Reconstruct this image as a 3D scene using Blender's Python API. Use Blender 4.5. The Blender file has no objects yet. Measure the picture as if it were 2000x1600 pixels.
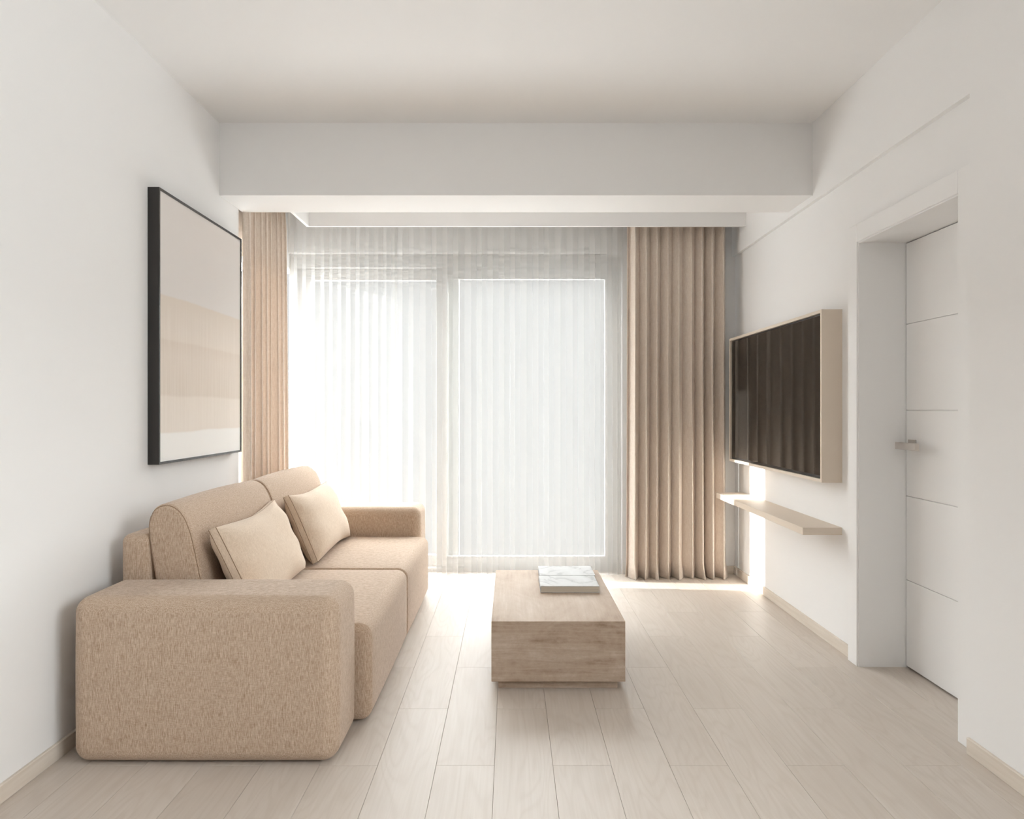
import bpy, bmesh, math, random
from mathutils import Vector, Matrix

# ------------------------------------------------------------------ camera, world, sun, exposure
SC = bpy.context.scene
C = SC.collection
H = 1.22                      # eye height in metres
FPX = 1333.0                  # focal length in pixels of a 2000 px wide frame

cam_d = bpy.data.cameras.new('camera')
cam_d.sensor_width = 36.0
cam_d.lens = 36.0 * FPX / 2000.0
cam_d.shift_x = 0.0015
cam_d.clip_start = 0.02
cam = bpy.data.objects.new('camera', cam_d)
C.objects.link(cam)
cam.location = (0, 0, H)
cam.rotation_euler = (math.radians(90), 0, 0)
SC.camera = cam

w = bpy.data.worlds.new('sky')
SC.world = w
w.use_nodes = True
bg = w.node_tree.nodes['Background']
# even overcast sky: brightness rises from horizon to zenith as 1 + 2 sin(elevation), the same all round
SKY = 10.4
wn, wl = w.node_tree.nodes, w.node_tree.links
w_tc = wn.new('ShaderNodeTexCoord')
w_sp = wn.new('ShaderNodeSeparateXYZ')
w_mx = wn.new('ShaderNodeMath'); w_mx.operation = 'MAXIMUM'; w_mx.inputs[1].default_value = 0.0
w_ma = wn.new('ShaderNodeMath'); w_ma.operation = 'MULTIPLY_ADD'
w_ma.inputs[1].default_value = 2.0 * SKY
w_ma.inputs[2].default_value = SKY
wl.new(w_tc.outputs['Generated'], w_sp.inputs[0])
wl.new(w_sp.outputs['Z'], w_mx.inputs[0])
wl.new(w_mx.outputs[0], w_ma.inputs[0])
wl.new(w_ma.outputs[0], bg.inputs['Strength'])
bg.inputs['Color'].default_value = (0.935, 0.968, 1.0, 1)

sun_d = bpy.data.lights.new('sun', 'SUN')
sun_d.energy = 18.0
sun_d.color = (1.0, 0.97, 0.93)
sun_d.angle = math.radians(0.6)
sun = bpy.data.objects.new('sun', sun_d)
C.objects.link(sun)
sun.rotation_euler = Vector((1.0, -0.085, -0.25)).to_track_quat('-Z', 'Y').to_euler()


def portal(name, loc, direction, sx, sy):
    """sampling portal: gives off no light itself, only guides sky light through an opening"""
    d = bpy.data.lights.new(name, 'AREA')
    d.shape = 'RECTANGLE'
    d.size, d.size_y = sx, sy
    d.cycles.is_portal = True
    o = bpy.data.objects.new(name, d)
    C.objects.link(o)
    o.location = loc
    o.rotation_euler = Vector(direction).to_track_quat('-Z', 'Y').to_euler()


portal('portal_back', (-0.41, 5.22, 1.15), (0, -1, 0), 2.6, 2.4)
portal('portal_side', (-1.76, 4.52, 1.15), (1, 0, 0), 1.3, 2.4)
portal('portal_right', (1.98, 0.475, 1.70), (-1, 0, 0), 1.65, 1.3)

SC.view_settings.view_transform = 'Standard'
SC.view_settings.look = 'None'
SC.view_settings.gamma = 1.0
SC.view_settings.use_curve_mapping = False
SC.view_settings.exposure = 0.0
SC.cycles.max_bounces = 7
SC.cycles.diffuse_bounces = 5
SC.cycles.glossy_bounces = 3
SC.cycles.transparent_max_bounces = 16
SC.cycles.transmission_bounces = 4
SC.cycles.sample_clamp_indirect = 6.0
SC.cycles.use_adaptive_sampling = True
SC.cycles.adaptive_threshold = 0.1
SC.cycles.adaptive_min_samples = 16
random.seed(7)


# ------------------------------------------------------------------ helpers
def tag(o, label=None, cat=None, group=None, kind=None):
    if label: o['label'] = label
    if cat: o['category'] = cat
    if group: o['group'] = group
    if kind: o['kind'] = kind
    return o


def obj(name, bm, mat, parent=None, smooth=False, loc=None):
    me = bpy.data.meshes.new(name)
    bm.normal_update()
    bm.to_mesh(me)
    bm.free()
    if smooth:
        for p in me.polygons: p.use_smooth = True
    me.materials.append(mat)
    o = bpy.data.objects.new(name, me)
    C.objects.link(o)
    if parent: o.parent = parent
    if loc: o.location = loc
    return o


def empty(name, loc=(0, 0, 0), rz=0.0):
    o = bpy.data.objects.new(name, None)
    C.objects.link(o)
    o.location = loc
    o.rotation_euler = (0, 0, rz)
    o.empty_display_size = 0.1
    return o


def add_box(bm, a, b, bevel=0.0, seg=2):
    x0, y0, z0 = a
    x1, y1, z1 = b
    vs = [bm.verts.new(p) for p in ((x0, y0, z0), (x1, y0, z0), (x1, y1, z0), (x0, y1, z0),
                                    (x0, y0, z1), (x1, y0, z1), (x1, y1, z1), (x0, y1, z1))]
    fs = [bm.faces.new([vs[i] for i in q]) for q in
          ((0, 3, 2, 1), (4, 5, 6, 7), (0, 1, 5, 4), (1, 2, 6, 5), (2, 3, 7, 6), (3, 0, 4, 7))]
    if bevel > 0:
        es = set(e for f in fs for e in f.edges)
        bmesh.ops.bevel(bm, geom=list(es), offset=bevel, segments=seg, affect='EDGES', profile=0.5)
    return bm


def box(*args, **kw):
    return add_box(bmesh.new(), *args, **kw)


def boxes(*pairs, bevel=0.0):
    bm = bmesh.new()
    for a, b in pairs: add_box(bm, a, b)
    return bm


def rounded_box(a, b, r, n_in=10, n_arc=6, deform=None):
    """box with every edge rounded to radius r, dense enough to be bulged by deform(p)"""
    ctr = [(a[i] + b[i]) / 2 for i in range(3)]
    half = [(b[i] - a[i]) / 2 for i in range(3)]
    rr = r if isinstance(r, (tuple, list)) else (r, r, r)

    def samples(i):
        inn = half[i] - rr[i]
        s = []
        for k in range(n_arc, 0, -1): s.append(-inn - rr[i] * math.tan(math.radians(45.0 * k / n_arc)))
        for k in range(n_in + 1): s.append(-inn + 2 * inn * k / n_in)
        for k in range(1, n_arc + 1): s.append(inn + rr[i] * math.tan(math.radians(45.0 * k / n_arc)))
        return s
    S = [samples(i) for i in range(3)]
    N = [len(s) - 1 for s in S]
    bm = bmesh.new()
    cache = {}

    def vert(i, j, k):
        key = (i, j, k)
        if key in cache: return cache[key]
        p = [S[0][i], S[1][j], S[2][k]]
        q = [max(-(half[m] - rr[m]), min(half[m] - rr[m], p[m])) for m in range(3)]
        d = [(p[m] - q[m]) / rr[m] for m in range(3)]
        L = math.sqrt(sum(x * x for x in d)) or 1
        v = Vector([ctr[m] + q[m] + rr[m] * d[m] / L for m in range(3)])
        if deform: v = deform(v, Vector(ctr), Vector(half))
        cache[key] = bm.verts.new(v)
        return cache[key]
    for ax in range(3):
        u, w_ = [(1, 2), (2, 0), (0, 1)][ax]
        for side in (0, N[ax]):
            for p in range(N[u]):
                for q in range(N[w_]):
                    idx = []
                    for (dp, dq) in ((0, 0), (1, 0), (1, 1), (0, 1)):
                        t = [0, 0, 0]
                        t[ax] = side; t[u] = p + dp; t[w_] = q + dq
                        idx.append(vert(*t))
                    if side == 0: idx.reverse()
                    bm.faces.new(idx)
    return bm


def add_tube(bm, pts, r, n=8, closed=False):
    rings = []
    m = len(pts)
    for i, p in enumerate(pts):
        if closed: t = (pts[(i + 1) % m] - pts[i - 1])
        else: t = pts[min(i + 1, m - 1)] - pts[max(i - 1, 0)]
        t.normalize()
        up = Vector((0, 0, 1)) if abs(t.z) < 0.9 else Vector((1, 0, 0))
        s = t.cross(up).normalized()
        u = s.cross(t).normalized()
        rings.append([bm.verts.new(p + r * (math.cos(2 * math.pi * k / n) * s + math.sin(2 * math.pi * k / n) * u)) for k in range(n)])
    for i in range(m if closed else m - 1):
        A, B = rings[i], rings[(i + 1) % m]
        for k in range(n):
            bm.faces.new((A[k], A[(k + 1) % n], B[(k + 1) % n], B[k]))
    if not closed:
        bm.faces.new(list(reversed(rings[0])))
        bm.faces.new(rings[-1])
    bmesh.ops.recalc_face_normals(bm, faces=bm.faces)
    return bm


# ------------------------------------------------------------------ materials
def srgb(r, g, b):
    f = lambda c: (c / 255 / 12.92) if c <= 10 else (((c / 255) + 0.055) / 1.055) ** 2.4
    return (f(r), f(g), f(b), 1)


class Mat:
    def __init__(s, name, color=(0.8, 0.8, 0.8, 1), rough=0.6, spec=0.4, metal=0.0, sheen=0.0):
        s.m = bpy.data.materials.new(name)
        s.m.use_nodes = True
        s.nt = s.m.node_tree
        s.N = s.nt.nodes
        s.b = s.N['Principled BSDF']
        s.b.inputs['Base Color'].default_value = color
        s.b.inputs['Roughness'].default_value = rough
        s.b.inputs['Specular IOR Level'].default_value = spec
        s.b.inputs['Metallic'].default_value = metal
        if sheen:
            s.b.inputs['Sheen Weight'].default_value = sheen
            s.b.inputs['Sheen Roughness'].default_value = 0.5

    def n(s, t, **kw):
        x = s.N.new(t)
        for k, v in kw.items():
            if k in x.inputs: x.inputs[k].default_value = v
            else: setattr(x, k, v)
        return x

    def l(s, a, b): s.nt.links.new(a, b)

    def coords(s, scale=(1, 1, 1), kind='Object', offset=None):
        tc = s.n('ShaderNodeTexCoord')
        mp = s.n('ShaderNodeMapping')
        mp.inputs['Scale'].default_value = scale
        s.l(tc.outputs[kind], mp.inputs['Vector'])
        return mp

    def noise(s, vec, scale, detail=4, rough=0.55, dist=0.0):
        x = s.n('ShaderNodeTexNoise', Scale=scale, Detail=detail, Roughness=rough, Distortion=dist)
        s.l(vec, x.inputs['Vector'])
        return x.outputs['Fac']

    def ramp(s, fac, stops):
        r = s.n('ShaderNodeValToRGB')
        e = r.color_ramp.elements
        while len(e) < len(stops): e.new(0.5)
        for i, (p, c) in enumerate(stops):
            e[i].position = p
            e[i].color = c
        s.l(fac, r.inputs['Fac'])
        return r.outputs['Color']

    def mix(s, fac, a, b, mode='MIX'):
        x = s.n('ShaderNodeMix', data_type='RGBA', blend_type=mode)
        if isinstance(fac, (int, float)): x.inputs['Factor'].default_value = fac
        else: s.l(fac, x.inputs['Factor'])
        for v, i in ((a, 6), (b, 7)):
            if isinstance(v, tuple): x.inputs[i].default_value = v
            else: s.l(v, x.inputs[i])
        return x.outputs[2]

    def math(s, op, a, b=None):
        x = s.n('ShaderNodeMath', operation=op)
        for v, i in ((a, 0), (b, 1)):
            if v is None: continue
            if isinstance(v, (int, float)): x.inputs[i].default_value = v
            else: s.l(v, x.inputs[i])
        return x.outputs[0]

    def color(s, sock): s.l(sock, s.b.inputs['Base Color'])

    def bump(s, h, strength, dist=0.002):
        x = s.n('ShaderNodeBump', Strength=strength, Distance=dist)
        s.l(h, x.inputs['Height'])
        s.l(x.outputs['Normal'], s.b.inputs['Normal'])


def mat_paint(name, col, rough=0.75, spec=0.25):
    m = Mat(name, col, rough, spec)
    big = m.noise(m.coords().outputs['Vector'], 1.3, 0)
    m.color(m.mix(big, tuple(c * 0.985 for c in col[:3]) + (1,), col))
    return m.m


WALL = mat_paint('wall_paint', (0.885, 0.872, 0.86, 1))
CEIL = mat_paint('ceiling_paint', (0.885, 0.872, 0.86, 1))
DOORP = mat_paint('door_lacquer', (0.885, 0.872, 0.86, 1), 0.4, 0.4)
FRAMEW = mat_paint('window_lacquer', (0.56, 0.545, 0.525, 1), 0.5, 0.3)


def mat_floor():
    m = Mat('floor_wood', rough=0.45, spec=0.3)
    tc = m.n('ShaderNodeTexCoord')
    oi = m.n('ShaderNodeObjectInfo')
    off = m.n('ShaderNodeVectorMath', operation='SCALE')
    comb = m.n('ShaderNodeCombineXYZ')
    m.l(oi.outputs['Random'], comb.inputs['X'])
    m.l(m.math('MULTIPLY', oi.outputs['Random'], 7.3), comb.inputs['Y'])
    m.l(m.math('MULTIPLY', oi.outputs['Random'], 3.1), comb.inputs['Z'])
    m.l(comb.outputs[0], off.inputs[0])
    off.inputs['Scale'].default_value = 23.0
    add = m.n('ShaderNodeVectorMath', operation='ADD')
    m.l(tc.outputs['Object'], add.inputs[0])
    m.l(off.outputs[0], add.inputs[1])

    def mp(scale):
        x = m.n('ShaderNodeMapping')
        x.inputs['Scale'].default_value = scale
        m.l(add.outputs[0], x.inputs['Vector'])
        return x.outputs['Vector']
    fine = m.noise(mp((120, 3.0, 1)), 1.0, 3, 0.6, 0.0)
    # cathedral figure: noise field cut into contour lines
    field = m.noise(mp((6.0, 0.9, 1)), 1.0, 2, 0.45, 0.4)
    lines = m.math('SINE', m.math('MULTIPLY', field, 95.0))
    lines = m.math('MULTIPLY', m.math('ADD', lines, 1.0), 0.5)
    patch = m.noise(mp((3.5, 1.0, 1)), 1.0, 2)
    base = m.ramp(patch, [(0.3, srgb(209, 199, 189)), (0.7, srgb(217, 208, 199))])
    g = m.mix(m.math('MULTIPLY', fine, 0.75), base, srgb(194, 181, 168))
    g = m.mix(m.math('MULTIPLY', m.math('POWER', lines, 3.0), 0.22), g, srgb(188, 174, 160))
    tone = m.ramp(oi.outputs['Random'], [(0.0, (0.955, 0.95, 0.945, 1)), (1.0, (1.0, 1.0, 1.0, 1))])
    m.color(m.mix(1.0, g, tone, 'MULTIPLY'))
    return m.m


FLOOR = mat_floor()
GROUT = Mat('floor_joint', srgb(182, 170, 157), 0.9).m


def mat_baseboard():
    m = Mat('baseboard_wood', rough=0.5)
    v = m.coords((30, 3, 60)).outputs['Vector']
    m.color(m.ramp(m.noise(v, 1.0, 4), [(0.3, srgb(214, 202, 188)), (0.7, srgb(226, 216, 204))]))
    return m.m


BASE = mat_baseboard()


def mat_fabric(name, dark, light, scale=1.0, sheen=0.2, translucent=0.0):
    m = Mat(name, rough=0.95, spec=0.1, sheen=sheen)
    sc = scale
    warp = m.noise(m.coords((420 * sc, 420 * sc, 34 * sc)).outputs['Vector'], 1.0, 1, 0.6)
    weft = m.noise(m.coords((40 * sc, 40 * sc, 520 * sc)).outputs['Vector'], 1.0, 1, 0.6)
    grain = m.noise(m.coords((600 * sc, 600 * sc, 600 * sc)).outputs['Vector'], 1.0, 0)
    t = m.math('ADD', m.math('MULTIPLY', warp, 0.55), m.math('ADD', m.math('MULTIPLY', weft, 0.25), m.math('MULTIPLY', grain, 0.2)))
    col = m.ramp(t, [(0.36, dark), (0.64, light)])
    m.color(col)
    m.bump(warp, 0.22, 0.0012)
    if translucent:
        tl = m.n('ShaderNodeBsdfTranslucent')
        m.l(col, tl.inputs['Color'])
        mx = m.n('ShaderNodeMixShader')
        mx.inputs[0].default_value = translucent
        m.l(m.b.outputs[0], mx.inputs[1])
        m.l(tl.outputs[0], mx.inputs[2])
        m.l(mx.outputs[0], m.N['Material Output'].inputs['Surface'])
    return m.m


SOFA = mat_fabric('sofa_linen', srgb(162, 135, 111), srgb(214, 194, 174), 1.5)
PILLOW = mat_fabric('pillow_linen', srgb(205, 183, 160), srgb(228, 210, 190), 1.3)
CURT = mat_fabric('curtain_linen', srgb(224, 208, 193), srgb(242, 230, 218), 0.9, translucent=0.10)
SEAM = Mat('seam_thread', srgb(150, 124, 101), 0.9).m


def mat_sheer():
    m = Mat('sheer_voile')
    nt = m.nt
    m.N.remove(m.b)
    out = m.N['Material Output']
    tr = m.n('ShaderNodeBsdfTransparent')
    tr.inputs['Color'].default_value = (0.99, 0.985, 0.975, 1)
    di = m.n('ShaderNodeBsdfDiffuse')
    di.inputs['Color'].default_value = (0.74, 0.735, 0.725, 1)
    tl = m.n('ShaderNodeBsdfTranslucent')
    tl.inputs['Color'].default_value = (0.93, 0.925, 0.91, 1)
    a = m.n('ShaderNodeMixShader')
    a.inputs[0].default_value = 0.10
    m.l(di.outputs[0], a.inputs[1])
    m.l(tl.outputs[0], a.inputs[2])
    b = m.n('ShaderNodeMixShader')
    b.inputs[0].default_value = 0.42
    m.l(tr.outputs[0], b.inputs[1])
    m.l(a.outputs[0], b.inputs[2])
    m.l(b.outputs[0], out.inputs['Surface'])
    return m.m


SHEER = mat_sheer()


def mat_glass():
    m = Mat('window_glass')
    m.N.remove(m.b)
    out = m.N['Material Output']
    tr = m.n('ShaderNodeBsdfTransparent')
    tr.inputs['Color'].default_value = (0.97, 0.98, 0.975, 1)
    gl = m.n('ShaderNodeBsdfGlossy', Roughness=0.02)
    fr = m.n('ShaderNodeFresnel', IOR=1.45)
    mx = m.n('ShaderNodeMixShader')
    m.l(m.math('MULTIPLY', fr.outputs[0], 0.5), mx.inputs[0])
    m.l(tr.outputs[0], mx.inputs[1])
    m.l(gl.outputs[0], mx.inputs[2])
    m.l(mx.outputs[0], out.inputs['Surface'])
    return m.m


GLASS = mat_glass()


def mat_stone():
    """travertine: streaks lie level in the block, veins run along its length on the top"""
    m = Mat('travertine', rough=0.65, spec=0.18)
    v = m.coords((2.6, 1.2, 34)).outputs['Vector']
    st = m.noise(v, 1.0, 6, 0.62, 0.6)
    cl = m.noise(m.coords((7, 2.0, 12)).outputs['Vector'], 1.0, 4, 0.6, 1.0)
    v3 = m.coords((46, 3.0, 60)).outputs['Vector']
    fine = m.noise(v3, 1.0, 5, 0.65)
    t = m.math('ADD', m.math('MULTIPLY', st, 0.5), m.math('ADD', m.math('MULTIPLY', cl, 0.3), m.math('MULTIPLY', fine, 0.2)))
    c = m.ramp(t, [(0.34, srgb(148, 125, 105)), (0.45, srgb(178, 157, 138)), (0.54, srgb(190, 171, 153)), (0.66, srgb(208, 193, 178))])
    pits = m.noise(m.coords((60, 40, 160)).outputs['Vector'], 1.0, 2)
    pit = m.ramp(pits, [(0.70, (0, 0, 0, 1)), (0.76, (1, 1, 1, 1))])
    m.color(m.mix(m.math('MULTIPLY', pit, 0.35), c, srgb(150, 122, 98)))
    m.bump(t, 0.15, 0.002)
    return m.m


STONE = mat_stone()
BEIGE = mat_paint('beige_lacquer', srgb(222, 208, 192), 0.5, 0.35)
BLACK = Mat('black_frame', srgb(34, 30, 27), 0.25, 0.6).m
BEZEL = Mat('tv_bezel', (0.012, 0.011, 0.011, 1), 0.35, 0.5).m
SCREEN = Mat('tv_screen', (0.010, 0.009, 0.008, 1), 0.05, 1.0).m
CHROME = Mat('brushed_nickel', srgb(205, 198, 192), 0.28, 0.5, 1.0).m
RUBBER = Mat('dark_gap', srgb(70, 64, 58), 0.9).m


def mat_paper():
    m = Mat('page_edges', rough=0.9)
    v = m.coords((2, 2, 900)).outputs['Vector']
    m.color(m.ramp(m.noise(v, 1.0, 2), [(0.35, srgb(190, 178, 160)), (0.65, srgb(222, 212, 198))]))
    return m.m


def mat_marble():
    m = Mat('marbled_cover', rough=0.6, spec=0.15)
    oi = m.n('ShaderNodeObjectInfo')
    add = m.n('ShaderNodeVectorMath', operation='ADD')
    m.l(m.coords().outputs['Vector'], add.inputs[0])
    m.l(oi.outputs['Location'], add.inputs[1])
    f = m.noise(add.outputs[0], 4.0, 4, 0.55, 1.2)
    vein = m.math('ABSOLUTE', m.math('SUBTRACT', f, 0.5))
    m.color(m.ramp(vein, [(0.0, srgb(168, 166, 164)), (0.04, srgb(190, 188, 186)), (0.2, srgb(198, 197, 195))]))
    return m.m


PAPER = mat_paper()
MARBLE = mat_marble()


def mat_canvas(zb, zt):
    """pale painting with wide level bands and fine upright strokes (object z in metres from zb to zt)"""
    m = Mat('painted_canvas', rough=0.85, spec=0.15)
    tc = m.n('ShaderNodeTexCoord')
    sp = m.n('ShaderNodeSeparateXYZ')
    m.l(tc.outputs['Object'], sp.inputs[0])
    wob = m.noise(m.coords((1, 2.2, 1.0)).outputs['Vector'], 1.0, 3)
    z = m.math('ADD', sp.outputs['Z'], m.math('MULTIPLY', m.math('SUBTRACT', wob, 0.5), 0.03))
    t = m.math('DIVIDE', m.math('SUBTRACT', z, zb), zt - zb)      # 0 bottom .. 1 top
    bands = m.ramp(t, [(0.0, srgb(240, 237, 233)), (0.112, srgb(240, 237, 233)), (0.118, srgb(229, 219, 209)),
                       (0.246, srgb(228, 217, 206)), (0.256, srgb(217, 204, 191)), (0.40, srgb(222, 209, 197)),
                       (0.452, srgb(219, 205, 192)), (0.462, srgb(226, 214, 202)), (0.50, srgb(225, 213, 202)),
                       (0.617, srgb(222, 210, 198)), (0.623, srgb(225, 219, 215)), (1.0, srgb(227, 220, 215))])
    strokes = m.noise(m.coords((1, 130, 2.2)).outputs['Vector'], 1.0, 3, 0.6)
    low = m.ramp(t, [(0.10, (0, 0, 0, 1)), (0.13, (1, 1, 1, 1)), (0.50, (1, 1, 1, 1)), (0.62, (0.1, 0.1, 0.1, 1))])
    k = m.math('MULTIPLY', m.math('MULTIPLY', m.math('SUBTRACT', strokes, 0.35), 1.1), low)
    m.color(m.mix(k, bands, srgb(240, 231, 222)))
    m.bump(m.noise(m.coords((300, 300, 300)).outputs['Vector'], 1.0, 2), 0.2, 0.001)
    return m.m



# ------------------------------------------------------------------ the setting
XL = -1.30 * H            # left wall
XW = 1.37 * H             # right wall, lower part
XB = 1.35 * H             # right wall, thicker band above
XN = 1.335 * H            # right wall beside the door, near the camera
ZC = 2.28 * H             # ceiling
ZB = 1.957 * H            # underside of the beam
YB = 5.08                 # window wall
YL = 3.98                 # end of the left wall
YR = -1.6                 # rear wall
XD = 1.536 * H            # door leaf
YD0, YD1 = 2.509, 3.24    # door opening
ZD = 1.652 * H
RWY0, RWY1, RWZ0, RWZ1 = -0.35, 1.30, 1.05, 2.35   # out-of-view window added in the right wall for fill light
YP = 2.42                 # step between the near and the far part of the right wall


def struct(name, bm, mat, parent=None):
    o = obj(name, bm, mat, parent)
    if not parent: o['kind'] = 'structure'
    return o


struct('wall_left', boxes(((XL - 0.2, YR - 0.2, 0), (XL, YL, ZC + 0.1)),
                          ((XL - 0.2, YL, 2.27), (XL - 0.07, YB + 0.2, ZC + 0.1))), WALL)
struct('wall_right', boxes(((XW, YD1, 0), (XW + 0.3, YB + 0.2, ZC + 0.1)),
                           ((XW, YP, ZD), (XW + 0.3, YD1, ZC + 0.1)),
                           ((XW, YP, 0), (XW + 0.3, YD0, ZD)),
                           ((XD + 0.05, YD0, 0), (XW + 0.3, YD1, ZD)),
                           ((XN, YR - 0.2, 0), (XW + 0.3, RWY0, ZC + 0.1)), ((XN, RWY1, 0), (XW + 0.3, YP, ZC + 0.1)),
                           ((XN, RWY0, 0), (XW + 0.3, RWY1, RWZ0)), ((XN, RWY0, RWZ1), (XW + 0.3, RWY1, ZC + 0.1)),
                           ((XB, YP, 1.93 * H), (XW, YB, ZC + 0.1))), WALL)
XR_OPEN = 0.831
struct('wall_back', boxes(((XR_OPEN, YB, 0), (XW, YB + 0.2, ZC + 0.1)),
                          ((XL - 0.2, YB, 1.956 * H), (XR_OPEN, YB + 0.2, ZC + 0.1))), WALL)
struct('wall_rear', box((XL, YR - 0.2, 0), (XN, YR, ZC + 0.1)), WALL)
struct('ceiling', box((XL - 0.2, YR - 0.2, ZC), (XW + 0.3, YB + 0.2, ZC + 0.2)), CEIL)
struct('ceiling_beam', box((XL, 3.72, ZB), (XW, 4.04, ZC)), CEIL)
PX, PY, PZ = -1.155 * H, 4.77, 2.05 * H
pel = empty('trim_1', (0, 0, 0)); pel['kind'] = 'structure'
struct('pelmet_board', box((PX - 0.02, PY, PZ), (XB, PY + 0.02, ZC)), CEIL, pel)
struct('pelmet_board', box((PX - 0.02, 4.04, PZ), (PX, PY, ZC)), CEIL, pel)

# baseboards
BBH, BBT = 0.058, 0.013
struct('baseboard_left', box((XL, YR, 0), (XL + BBT, YL, BBH), bevel=0.002, seg=1), BASE)
struct('baseboard_right', box((XW - BBT, YD1 + 0.09, 0), (XW, YB, BBH), bevel=0.002, seg=1), BASE)
struct('baseboard_near', box((XN - BBT, YR, 0), (XN, YP, BBH), bevel=0.002, seg=1), BASE)
struct('baseboard_back', box((XR_OPEN, YB - BBT, 0), (XW - BBT, YB, BBH), bevel=0.002, seg=1), BASE)

# floor: bed plus every plank
fl = struct('floor', box((XL - 0.2, YR - 0.2, -0.14), (XW + 0.3, YB + 0.2, -0.008)), GROUT)
PWID, PLEN, X0, Y0 = 0.164 * H, 0.888, -0.045 * H, 2.339
GAP = 0.0009
cache = {}


def plank_mesh(lx, ly):
    key = (round(lx, 4), round(ly, 4))
    if key not in cache:
        o = obj('floor_plank', box((0, 0, -0.012), (lx, ly, 0.0), bevel=0.0006, seg=1), FLOOR)
        cache[key] = o.data
        return o
    o = bpy.data.objects.new('floor_plank', cache[key])
    C.objects.link(o)
    return o


k0 = math.floor((XL - X0) / PWID)
k1 = math.ceil((XD + 0.06 - X0) / PWID)
for k in range(k0, k1):
    xa, xb = max(XL, X0 + k * PWID), min(XD + 0.06, X0 + (k + 1) * PWID)
    if xb - xa < 0.01: continue
    ys = Y0 + (0 if k % 2 else PLEN / 2)
    j = math.floor((YR - ys) / PLEN)
    while ys + j * PLEN < YB + 0.15:
        ya, yb = max(YR, ys + j * PLEN), min(YB + 0.19, ys + (j + 1) * PLEN)
        j += 1
        if yb - ya < 0.02: continue
        p = plank_mesh(xb - xa - GAP, yb - ya - GAP)
        p.parent = fl
        p.location = (xa + GAP / 2, ya + GAP / 2, 0)

# outside: the sill ledge and an added grey backdrop dimming the view through sheers
OUT = mat_paint('outside_grey', (0.048, 0.0462, 0.0445, 1), 0.9)
struct('window_ledge', box((XL - 0.2, YB + 0.2, -0.14), (XR_OPEN + 0.2, YB + 0.45, -0.02)), OUT)
struct('grey_backdrop', box((-70, 35, -14), (70, 36, 8.3)), OUT)

# windows: back sliding door, side window, added fill window beside the camera
def sash(parent, name, a, b, axis, wst=0.085, th=0.032, rail=0.085):
    """framed pane between corners a and b (u along the wall, z up) at plane c"""
    (u0, z0), (u1, z1), c = a, b, axis[1]

    def bx(ua, za, ub, zb, t):
        if axis[0] == 'y': return box((ua, c - t / 2, za), (ub, c + t / 2, zb), bevel=0.003 if t > 0.02 else 0, seg=1)
        return box((c - t / 2, ua, za), (c + t / 2, ub, zb), bevel=0.003 if t > 0.02 else 0, seg=1)
    s = obj(name, bx(u0, z0, u0 + wst, z1, th), FRAMEW, parent)
    obj('stile', bx(u1 - wst, z0, u1, z1, th), FRAMEW, s)
    obj('bottom_rail', bx(u0 + wst, z0, u1 - wst, z0 + rail, th), FRAMEW, s)
    obj('top_rail', bx(u0 + wst, z1 - rail, u1 - wst, z1, th), FRAMEW, s)
    obj('glass_pane', bx(u0 + wst, z0 + rail, u1 - wst, z1 - rail, 0.006), GLASS, s)
    return s


XO = XL - 0.074
w1 = empty('window_1', (0, 0, 0)); w1['kind'] = 'structure'
ZW = 1.956 * H
obj('window_frame', boxes(((XO, 5.12, ZW - 0.10), (XR_OPEN, 5.24, ZW)), ((XR_OPEN - 0.035, 5.12, 0), (XR_OPEN, 5.24, ZW - 0.10)),
                          ((XO, 5.12, 0), (XO + 0.05, 5.24, ZW - 0.10)), ((XO + 0.05, 5.12, 0), (XR_OPEN - 0.035, 5.24, 0.03))), FRAMEW, w1)
sash(w1, 'sliding_sash', (-0.56, 0.03), (XR_OPEN - 0.035, ZW - 0.10), ('y', 5.155))
sash(w1, 'sliding_sash', (XO + 0.05, 0.03), (-0.39, ZW - 0.10), ('y', 5.205))

w2 = empty('window_2', (0, 0, 0)); w2['kind'] = 'structure'
obj('window_frame', boxes(((XL - 0.17, YL, 2.22), (XL - 0.10, YB, 2.27)), ((XL - 0.17, YL, 0), (XL - 0.10, YL + 0.05, 2.22)),
                          ((XL - 0.17, YL + 0.05, 0), (XL - 0.10, YB, 0.03))), FRAMEW, w2)
sash(w2, 'fixed_sash', (YL + 0.05, 0.03), (YB + 0.02, 2.22), ('x', XL - 0.135), wst=0.05, rail=0.05)

w3 = empty('fill_window', (0, 0, 0)); w3['kind'] = 'structure'
RWM = (RWY0 + RWY1) / 2
sash(w3, 'fill_sash', (RWY0, RWZ0), (RWM, RWZ1), ('x', XN + 0.1), wst=0.06, rail=0.06)
sash(w3, 'fill_sash', (RWM, RWZ0), (RWY1, RWZ1), ('x', XN + 0.1), wst=0.06, rail=0.06)

# door with its lining and casing
XC = 1.347 * H
tr = empty('trim_2', (XW, YD1, 0)); tr['kind'] = 'structure'


def rel(parent, a, b, **kw):
    L = parent.location
    return box(tuple(a[i] - L[i] for i in range(3)), tuple(b[i] - L[i] for i in range(3)), **kw)


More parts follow.
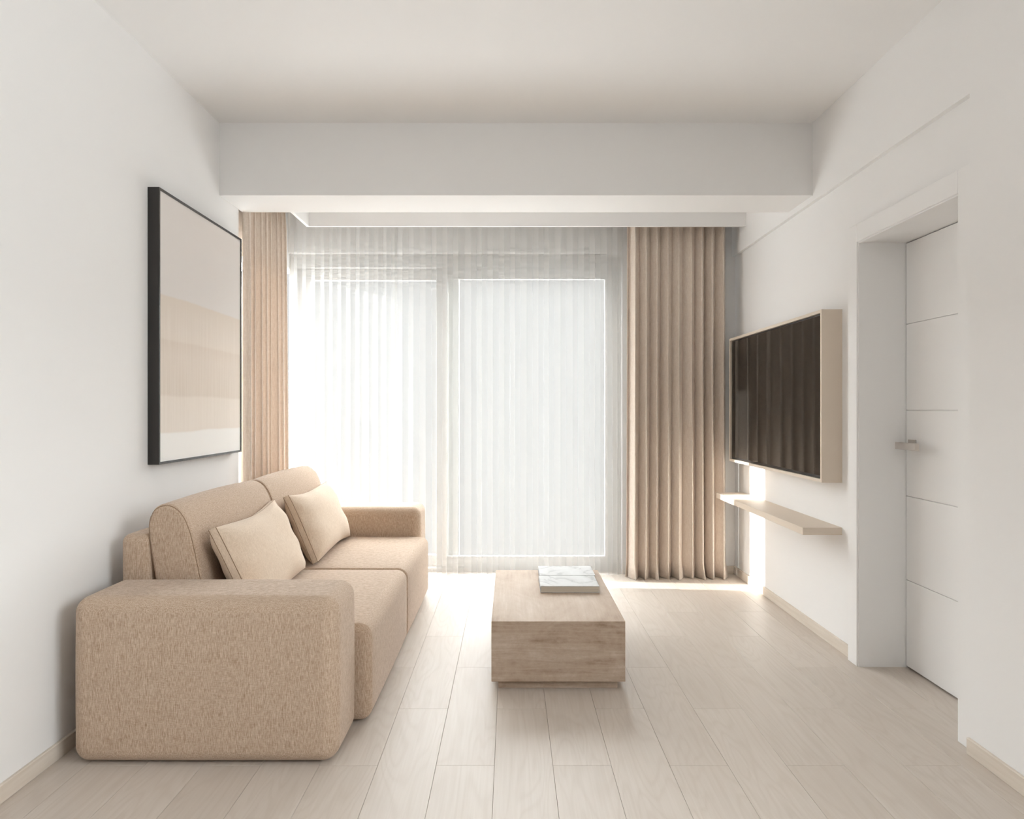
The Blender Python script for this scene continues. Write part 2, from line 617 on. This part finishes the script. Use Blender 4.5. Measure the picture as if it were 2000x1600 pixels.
obj('casing', rel(tr, (XC, YD1, 0), (XW, YD1 + 0.085, ZD + 0.085), bevel=0.002, seg=1), DOORP, tr)
obj('casing', rel(tr, (XC, YP + 0.005, 0), (XW, YD0, ZD + 0.085), bevel=0.002, seg=1), DOORP, tr)
obj('casing', rel(tr, (XC, YD0, ZD), (XW, YD1, ZD + 0.085), bevel=0.002, seg=1), DOORP, tr)
obj('door_lining', rel(tr, (XC + 0.008, YD1 - 0.006, 0), (XD + 0.05, YD1, ZD)), DOORP, tr)
obj('door_lining', rel(tr, (XC + 0.008, YD0, 0), (XD + 0.05, YD0 + 0.006, ZD)), DOORP, tr)
obj('door_lining', rel(tr, (XC + 0.008, YD0 + 0.006, ZD - 0.006), (XD + 0.05, YD1 - 0.006, ZD)), DOORP, tr)

d1 = empty('door_1', (XD, YD1, 0)); d1['kind'] = 'structure'
ya, yb = YD0 + 0.009, YD1 - 0.009
obj('door_core', rel(d1, (XD + 0.006, ya, 0.008), (XD + 0.042, yb, ZD - 0.009)), DOORP, d1)
zs = [0.008] + [H * q for q in (0.34, 0.665, 0.997, 1.33)] + [ZD - 0.009]
for i in range(5):
    obj('door_panel', rel(d1, (XD, ya, zs[i] + (0.0015 if i else 0)), (XD + 0.010, yb, zs[i + 1] - 0.0015), bevel=0.0012, seg=1), DOORP, d1)
hz = 0.862 * H
rose = obj('handle_rose', rel(d1, (XD - 0.008, 3.150, hz - 0.018), (XD, 3.205, hz + 0.028), bevel=0.001, seg=1), CHROME, d1)
obj('handle_neck', rel(d1, (XD - 0.055, 3.168, hz - 0.009), (XD - 0.006, 3.188, hz + 0.009)), CHROME, d1)
obj('lever_handle', rel(d1, (XD - 0.073, 3.04, hz - 0.016), (XD - 0.052, 3.198, hz + 0.016), bevel=0.002, seg=2), CHROME, d1)

# ------------------------------------------------------------------ sofa
SX0, SX1 = -1.234 * H, -0.487 * H
sofa = empty('sofa', (-1.05, 3.56, 0))
tag(sofa, 'beige linen two-seat sofa with rounded block arms along the left wall', 'sofa')


def off(bm, parent):
    bmesh.ops.translate(bm, verts=bm.verts, vec=-Vector(parent.location))
    return bm


def soft(amt):
    """slight outward swell of the large faces"""
    def f(v, c, h):
        d = v - c
        n = Vector((d.x / h.x, d.y / h.y, d.z / h.z))
        o = Vector((0, 0, 0))
        for i in range(3):
            j, k = (i + 1) % 3, (i + 2) % 3
            o[i] = n[i] * amt[i] * max(0, 1 - n[j] ** 2) * max(0, 1 - n[k] ** 2)
        return v + o
    return f


ARM_Z = 0.574
for (y0, y1) in ((2.326, 2.638), (4.482, 4.785)):
    obj('armrest', off(rounded_box((SX0, y0, 0.004), (SX1, y1, ARM_Z), 0.055, deform=soft((0.006, 0.006, 0.003))), sofa), SOFA, sofa, True)
obj('backrest_frame', off(rounded_box((-1.517, 2.645, 0.02), (-1.395, 4.475, 0.735), 0.035, deform=soft((0.002, 0.0, 0.002))), sofa), SOFA, sofa, True)
SEAT_Z, SEAT_X = 0.318 * H, -0.441 * H
for (y0, y1) in ((2.642, 3.557), (3.563, 4.478)):
    st = obj('seat_cushion', off(rounded_box((-1.39, y0, 0.012), (SEAT_X, y1, SEAT_Z), (0.05, 0.02, 0.05), deform=soft((0.008, 0.0, 0.012))), sofa), SOFA, sofa, True)


def profile(n=56):
    """side outline of a back cushion in x,z: upright D with a round top, leaning back"""
    ctrl = [(-1.345, 0.395), (-1.37, 0.50), (-1.393, 0.62), (-1.407, 0.73), (-1.405, 0.795), (-1.382, 0.838), (-1.345, 0.853),
            (-1.308, 0.845), (-1.275, 0.815), (-1.248, 0.76), (-1.225, 0.68), (-1.205, 0.58), (-1.19, 0.48), (-1.185, 0.42), (-1.20, 0.393), (-1.27, 0.388)]
    m = len(ctrl)
    pts = []
    for i in range(n):
        t = i / n * m
        a = int(t); f = t - a
        P = [Vector(ctrl[(a + d) % m]) for d in (-1, 0, 1, 2)]
        pts.append(0.5 * ((2 * P[1]) + (-P[0] + P[2]) * f + (2 * P[0] - 5 * P[1] + 4 * P[2] - P[3]) * f * f + (-P[0] + 3 * P[1] - 3 * P[2] + P[3]) * f ** 3))
    return pts


def back_cushion(y0, y1):
    pr = profile()
    cx = sum((p for p in pr), Vector((0, 0))) / len(pr)
    bm = bmesh.new()
    R = 0.022
    ring_spec = []
    for k in range(0, 7):
        th = math.radians(90 * k / 6)
        ring_spec.append((y0 + R * (1 - math.sin(th)), R * (1 - math.cos(th))))
    ring_spec = [(y, ins) for (y, ins) in reversed([(y0 + R - R * math.cos(math.radians(90 * k / 6)), R - R * math.sin(math.radians(90 * k / 6))) for k in range(6, -1, -1)])]
    L = y1 - y0
    mids = [(y0 + R + (L - 2 * R) * k / 10, -0.008 * math.sin(math.pi * k / 10)) for k in range(1, 10)]
    ends = [(y1 - (y - y0), ins) for (y, ins) in reversed(ring_spec)]
    spec = ring_spec + mids + ends
    rings = []
    for (y, ins) in spec:
        r = []
        for p in pr:
            d = (p - cx)
            q = p - d.normalized() * ins
            r.append(bm.verts.new((q.x, y, q.y)))
        rings.append(r)
    n = len(pr)
    for A, B in zip(rings, rings[1:]):
        for i in range(n):
            bm.faces.new((A[i], A[(i + 1) % n], B[(i + 1) % n], B[i]))
    for ring, y, s in ((rings[0], y0, -1), (rings[-1], y1, 1)):      # gently domed end panels
        prev = ring
        for sc in (0.75, 0.5, 0.25):
            cur = []
            for v in ring:
                p = Vector((v.co.x, v.co.z))
                q = cx + (p - cx) * sc
                cur.append(bm.verts.new((q.x, y + s * 0.006 * (1 - sc ** 2), q.y)))
            for i in range(n):
                f = (prev[i], prev[(i + 1) % n], cur[(i + 1) % n], cur[i])
                bm.faces.new(f)
            prev = cur
        bm.faces.new(prev)
    bmesh.ops.recalc_face_normals(bm, faces=bm.faces)
    o = obj('back_cushion', off(bm, sofa), SOFA, sofa, True)
    for y in (y0 + 0.006, y1 - 0.006):
        pts = []
        for p in pr:
            d = (p - cx)
            q = p - d.normalized() * 0.0065
            pts.append(Vector((q.x, y, q.y)))
        s = obj('seam', off(add_tube(bmesh.new(), pts, 0.0016, 6, True), sofa), SEAM, sofa, True)
        s.parent = o
    return o


back_cushion(2.648, 3.556)
back_cushion(3.564, 4.472)


# ------------------------------------------------------------------ throw pillows
def pillow(loc, rot, L, Hh, label, seed):
    rnd = random.Random(seed)
    T, g = 0.085, 0.015
    nu, nv = 56, 32
    ph = [rnd.uniform(0, 6.28) for _ in range(8)]

    def surf(u, v, side):
        e = ((1 - u ** 4) * (1 - v ** 4))
        t = g + (T - g) * max(0.0, e) ** 0.62
        # creases that run in from the ends and corners
        eu = math.exp(-(1 - abs(u)) / 0.16) * (1 - abs(v) ** 6)
        ev = math.exp(-(1 - abs(v)) / 0.20) * (1 - abs(u) ** 6)
        wr = 0.011 * eu * math.sin(9 * v + ph[0] + (2 if u > 0 else 0)) * min(1.0, (1 - abs(u)) * 18)
        wr += 0.007 * ev * math.sin(8 * u + ph[1]) * min(1.0, (1 - abs(v)) * 18)
        wr += 0.0025 * math.sin(5 * u + 3 * v + ph[2]) * max(0.0, e)
        x = L / 2 * u * (1 - 0.05 * (1 - v * v)) + 0.004 * math.sin(3 * v + ph[3])
        z = Hh / 2 * v * (1 - 0.10 * (1 - u * u)) + 0.004 * math.sin(3 * u + ph[4])
        return Vector((x, -side * (t + wr * (1 if side > 0 else 0.5)), z + Hh / 2))
    bm = bmesh.new()
    grids = []
    for side in (1, -1):
        G = [[bm.verts.new(surf(math.sin(math.pi / 2 * (-1 + 2 * i / nu)), math.sin(math.pi / 2 * (-1 + 2 * j / nv)), side)) for j in range(nv + 1)] for i in range(nu + 1)]
        for i in range(nu):
            for j in range(nv):
                bm.faces.new((G[i][j], G[i + 1][j], G[i + 1][j + 1], G[i][j + 1]))
        grids.append(G)
    loop = [(i, 0) for i in range(nu)] + [(nu, j) for j in range(nv)] + [(i, nv) for i in range(nu, 0, -1)] + [(0, j) for j in range(nv, 0, -1)]
    m = len(loop)
    A, B = grids
    for q in range(m):
        i, j = loop[q]; i2, j2 = loop[(q + 1) % m]
        bm.faces.new((A[i][j], A[i2][j2], B[i2][j2], B[i][j]))
    bmesh.ops.recalc_face_normals(bm, faces=bm.faces)
    o = obj('throw_pillow', bm, PILLOW, None, True)
    o.location = loc
    o.rotation_euler = rot
    tag(o, label, 'pillow', 'throw pillows on the sofa')
    for side in (1, -1):
        pts = [surf(math.sin(math.pi / 2 * (-1 + 2 * i / nu)), math.sin(math.pi / 2 * (-1 + 2 * j / nv)), side) for (i, j) in loop]
        s = obj('seam', add_tube(bmesh.new(), pts, 0.0014, 5, True), SEAM, o, True)
    return o


lean = math.radians(-24)
pillow((-1.035, 3.085, 0.400), (lean, 0, math.radians(90 + 4)), 0.83, 0.385, 'beige linen throw pillow on the sofa seat nearest the camera', 3)
pillow((-1.04, 4.005, 0.402), (lean, math.radians(1), math.radians(90 + 1)), 0.80, 0.385, 'beige linen throw pillow on the sofa beside the far armrest', 9)

# ------------------------------------------------------------------ coffee table and books
TX0, TX1, TY0, TY1, TZ = -0.068 * H, 0.409 * H, 2.962, 3.91, 0.246 * H
tb = empty('coffee_table', ((TX0 + TX1) / 2, (TY0 + TY1) / 2, 0))
tag(tb, 'low travertine block coffee table on a recessed plinth in front of sofa', 'table')
obj('table_block', rel(tb, (TX0, TY0, 0.038), (TX1, TY1, TZ), bevel=0.002, seg=2), STONE, tb)
obj('plinth', rel(tb, (TX0 + 0.03, TY0 + 0.03, 0.0), (TX1 - 0.03, TY1 - 0.03, 0.038)), STONE, tb)


def book(x0, x1, y0, y1, rz, label):
    t = 0.033
    b = empty('book', ((x0 + x1) / 2, (y0 + y1) / 2, TZ), rz)
    tag(b, label, 'book', 'books on the coffee table')
    hx, hy = (x1 - x0) / 2, (y1 - y0) / 2
    obj('cover', box((-hx, -hy, t - 0.0028), (hx, hy, t), bevel=0.0008, seg=1), MARBLE, b)
    obj('cover', box((-hx, -hy, 0), (hx, hy, 0.0028), bevel=0.0008, seg=1), MARBLE, b)
    obj('spine', box((-hx, -hy, 0.0028), (-hx + 0.003, hy, t - 0.0028)), MARBLE, b)
    obj('pages', box((-hx + 0.003, -hy + 0.004, 0.0028), (hx - 0.004, hy - 0.004, t - 0.0028)), PAPER, b)
    return b


book(0.123 * H, 0.366 * H, 3.425, 3.643, 0.0, 'white marbled book on the coffee table, closer to the camera')
book(0.128 * H, 0.372 * H, 3.650, 3.868, 0.0, 'white marbled book on the coffee table, nearer the window')

# ------------------------------------------------------------------ picture
AX = -1.259 * H
AY0, AY1 = 2.983, 3.90
AZ0, AZ1 = (1 - 0.198) * H, (1 + 0.798) * H
art = empty('framed_painting', (XL, (AY0 + AY1) / 2, AZ0))
tag(art, 'pale abstract painting in a deep black frame above the sofa', 'painting')
FL = 0.011
obj('frame_side', rel(art, (XL, AY0, AZ0), (AX, AY0 + FL, AZ1)), BLACK, art)
obj('frame_side', rel(art, (XL, AY1 - FL, AZ0), (AX, AY1, AZ1)), BLACK, art)
obj('frame_side', rel(art, (XL, AY0 + FL, AZ1 - FL), (AX, AY1 - FL, AZ1)), BLACK, art)
obj('frame_side', rel(art, (XL, AY0 + FL, AZ0), (AX, AY1 - FL, AZ0 + FL)), BLACK, art)
obj('canvas', rel(art, (XL + 0.004, AY0 + FL, AZ0 + FL), (AX - 0.004, AY1 - FL, AZ1 - FL)), mat_canvas(0.0, AZ1 - AZ0), art)

# ------------------------------------------------------------------ television, its box, the shelf
TVX, TVY0, TVY1 = 1.285 * H, 3.438, 4.89
TVZ0, TVZ1 = (1 - 0.302) * H, (1 + 0.414) * H
tvb = empty('television_box', (XW, (TVY0 + TVY1) / 2, TVZ0))
tag(tvb, 'beige wall box framing the television on the right wall', 'wall box')
LP = 0.016
obj('side_board', rel(tvb, (TVX, TVY0, TVZ0), (XW, TVY0 + LP, TVZ1)), BEIGE, tvb)
obj('side_board', rel(tvb, (TVX, TVY1 - LP, TVZ0), (XW, TVY1, TVZ1)), BEIGE, tvb)
obj('top_board', rel(tvb, (TVX, TVY0 + LP, TVZ1 - LP), (XW, TVY1 - LP, TVZ1)), BEIGE, tvb)
obj('bottom_board', rel(tvb, (TVX, TVY0 + LP, TVZ0), (XW, TVY1 - LP, TVZ0 + LP)), BEIGE, tvb)
obj('back_board', rel(tvb, (XW - 0.012, TVY0 + LP, TVZ0 + LP), (XW, TVY1 - LP, TVZ1 - LP)), BEIGE, tvb)
tv = empty('television', (TVX + 0.03, (TVY0 + TVY1) / 2, TVZ0 + LP))
tag(tv, 'flat black television with a glossy screen set inside the beige box', 'television')
sa, sb, sz0, sz1 = TVY0 + LP + 0.002, TVY1 - LP - 0.002, TVZ0 + LP, TVZ1 - LP - 0.002
obj('housing', rel(tv, (TVX + 0.012, sa, sz0), (TVX + 0.085, sb, sz1), bevel=0.002, seg=1), BEZEL, tv)
obj('screen', rel(tv, (TVX + 0.009, sa + 0.008, sz0 + 0.016), (TVX + 0.0125, sb - 0.008, sz1 - 0.008)), SCREEN, tv)

sh = obj('wall_shelf', box((0, 0, 0), (0.163 * H, TVY1 - TVY0, 0.037), bevel=0.0015, seg=1), BEIGE, None, False, (1.207 * H, TVY0, (1 - 0.518) * H))
tag(sh, 'slim beige floating shelf on the right wall below the television', 'shelf')


# ------------------------------------------------------------------ curtains
def curtain(name, a0, a1, c, z0, z1, n, amp, mat, axis='x', seed=1, lat=0.22, spread=0.0, thick=0.0, sq=1.4, puddle=0.0, nz=26, per=14):
    rnd = random.Random(seed)
    nu = n * per
    jit = [rnd.uniform(-0.16, 0.16) for _ in range(n + 3)]
    am = [rnd.uniform(0.75, 1.15) for _ in range(n + 3)]
    dr = [rnd.uniform(-1, 1) for _ in range(n + 3)]

    def lerp(arr, s):
        i = max(0, min(len(arr) - 2, int(s))); f = min(1.0, max(0.0, s - i)); f = f * f * (3 - 2 * f)
        return arr[i] * (1 - f) + arr[i + 1] * f
    bm = bmesh.new()
    G = []
    mid = (a0 + a1) / 2
    for jz in range(nz + 1):
        tz = jz / nz
        z = z0 + (z1 - z0) * (tz ** 1.0)
        row = []
        hem = max(0.0, 1 - (z - z0) / 0.10) if puddle else 0.0
        for iu in range(nu + 1):
            s = iu / per
            phi = 2 * math.pi * (s + lerp(jit, s) * (0.5 + 0.5 * (1 - tz)))
            a = amp * lerp(am, s) * (0.62 + 0.38 * (1 - tz) ** 0.6)
            wv = math.tanh(sq * math.sin(phi)) / math.tanh(sq)
            head = max(0.0, (tz - 0.90) / 0.10)
            wv = wv * (1 - 0.35 * head) + 0.35 * head * math.sin(3 * phi)
            d = a * wv + 0.25 * amp * lerp(dr, s) * (1 - tz)
            u = a0 + (a1 - a0) * iu / nu + lat * (a1 - a0) / n * math.sin(2 * phi) * 0.35
            u = mid + (u - mid) * (1 + spread * (1 - tz) ** 2)
            zz = z
            if puddle:
                d += puddle * hem ** 2 * (1.1 + 0.8 * math.sin(phi * 0.5 + seed)) * (-1 if axis == 'x' else 1)
                u += 0.010 * hem ** 2 * math.sin(1.7 * phi + seed)
            p = (u, c + d, zz) if axis == 'x' else (c + d, u, zz)
            row.append(bm.verts.new(p))
        G.append(row)
    for j in range(nz):
        for i in range(nu):
            bm.faces.new((G[j][i], G[j][i + 1], G[j + 1][i + 1], G[j + 1][i]))
    org = Vector((mid, c, 0)) if axis == 'x' else Vector((c, mid, 0))
    bmesh.ops.translate(bm, verts=bm.verts, vec=-org)
    o = obj(name, bm, mat, None, True, org)
    if thick:
        md = o.modifiers.new('thickness', 'SOLIDIFY')
        md.thickness = thick
        md.offset = 0
    return o


ZT = ZC - 0.02
cr = curtain('drape_curtain', 0.692 * H, 1.275 * H, 4.95, 0.003, ZT, 9, 0.054, CURT, 'x', 5, lat=0.46, sq=1.2, thick=0.002, puddle=0.016, spread=0.02)
tag(cr, 'brown linen floor-length drape at the right side of the window', 'curtain', 'brown linen drapes')
cl = curtain('drape_curtain', 4.03, 4.76, -1.577, 0.003, ZT, 8, 0.050, CURT, 'y', 11, lat=0.45, sq=0.9, thick=0.002, puddle=0.0)
tag(cl, 'brown linen drape on the left behind the black picture frame', 'curtain', 'brown linen drapes')
s1 = curtain('sheer_curtain', -1.33 * H, -0.685 * H, 5.046, 0.004, ZT, 12, 0.017, SHEER, 'x', 21, lat=0.24, sq=1.0)
tag(s1, 'white sheer curtain panel on the left, next to the brown drape behind the sofa', 'curtain', 'white sheer curtains')
s2 = curtain('sheer_curtain', -0.70 * H, 0.73 * H, 5.028, 0.004, ZT, 21, 0.018, SHEER, 'x', 33, lat=0.24, sq=1.0)
tag(s2, 'wide white sheer curtain panel across the window behind the coffee table', 'curtain', 'white sheer curtains')
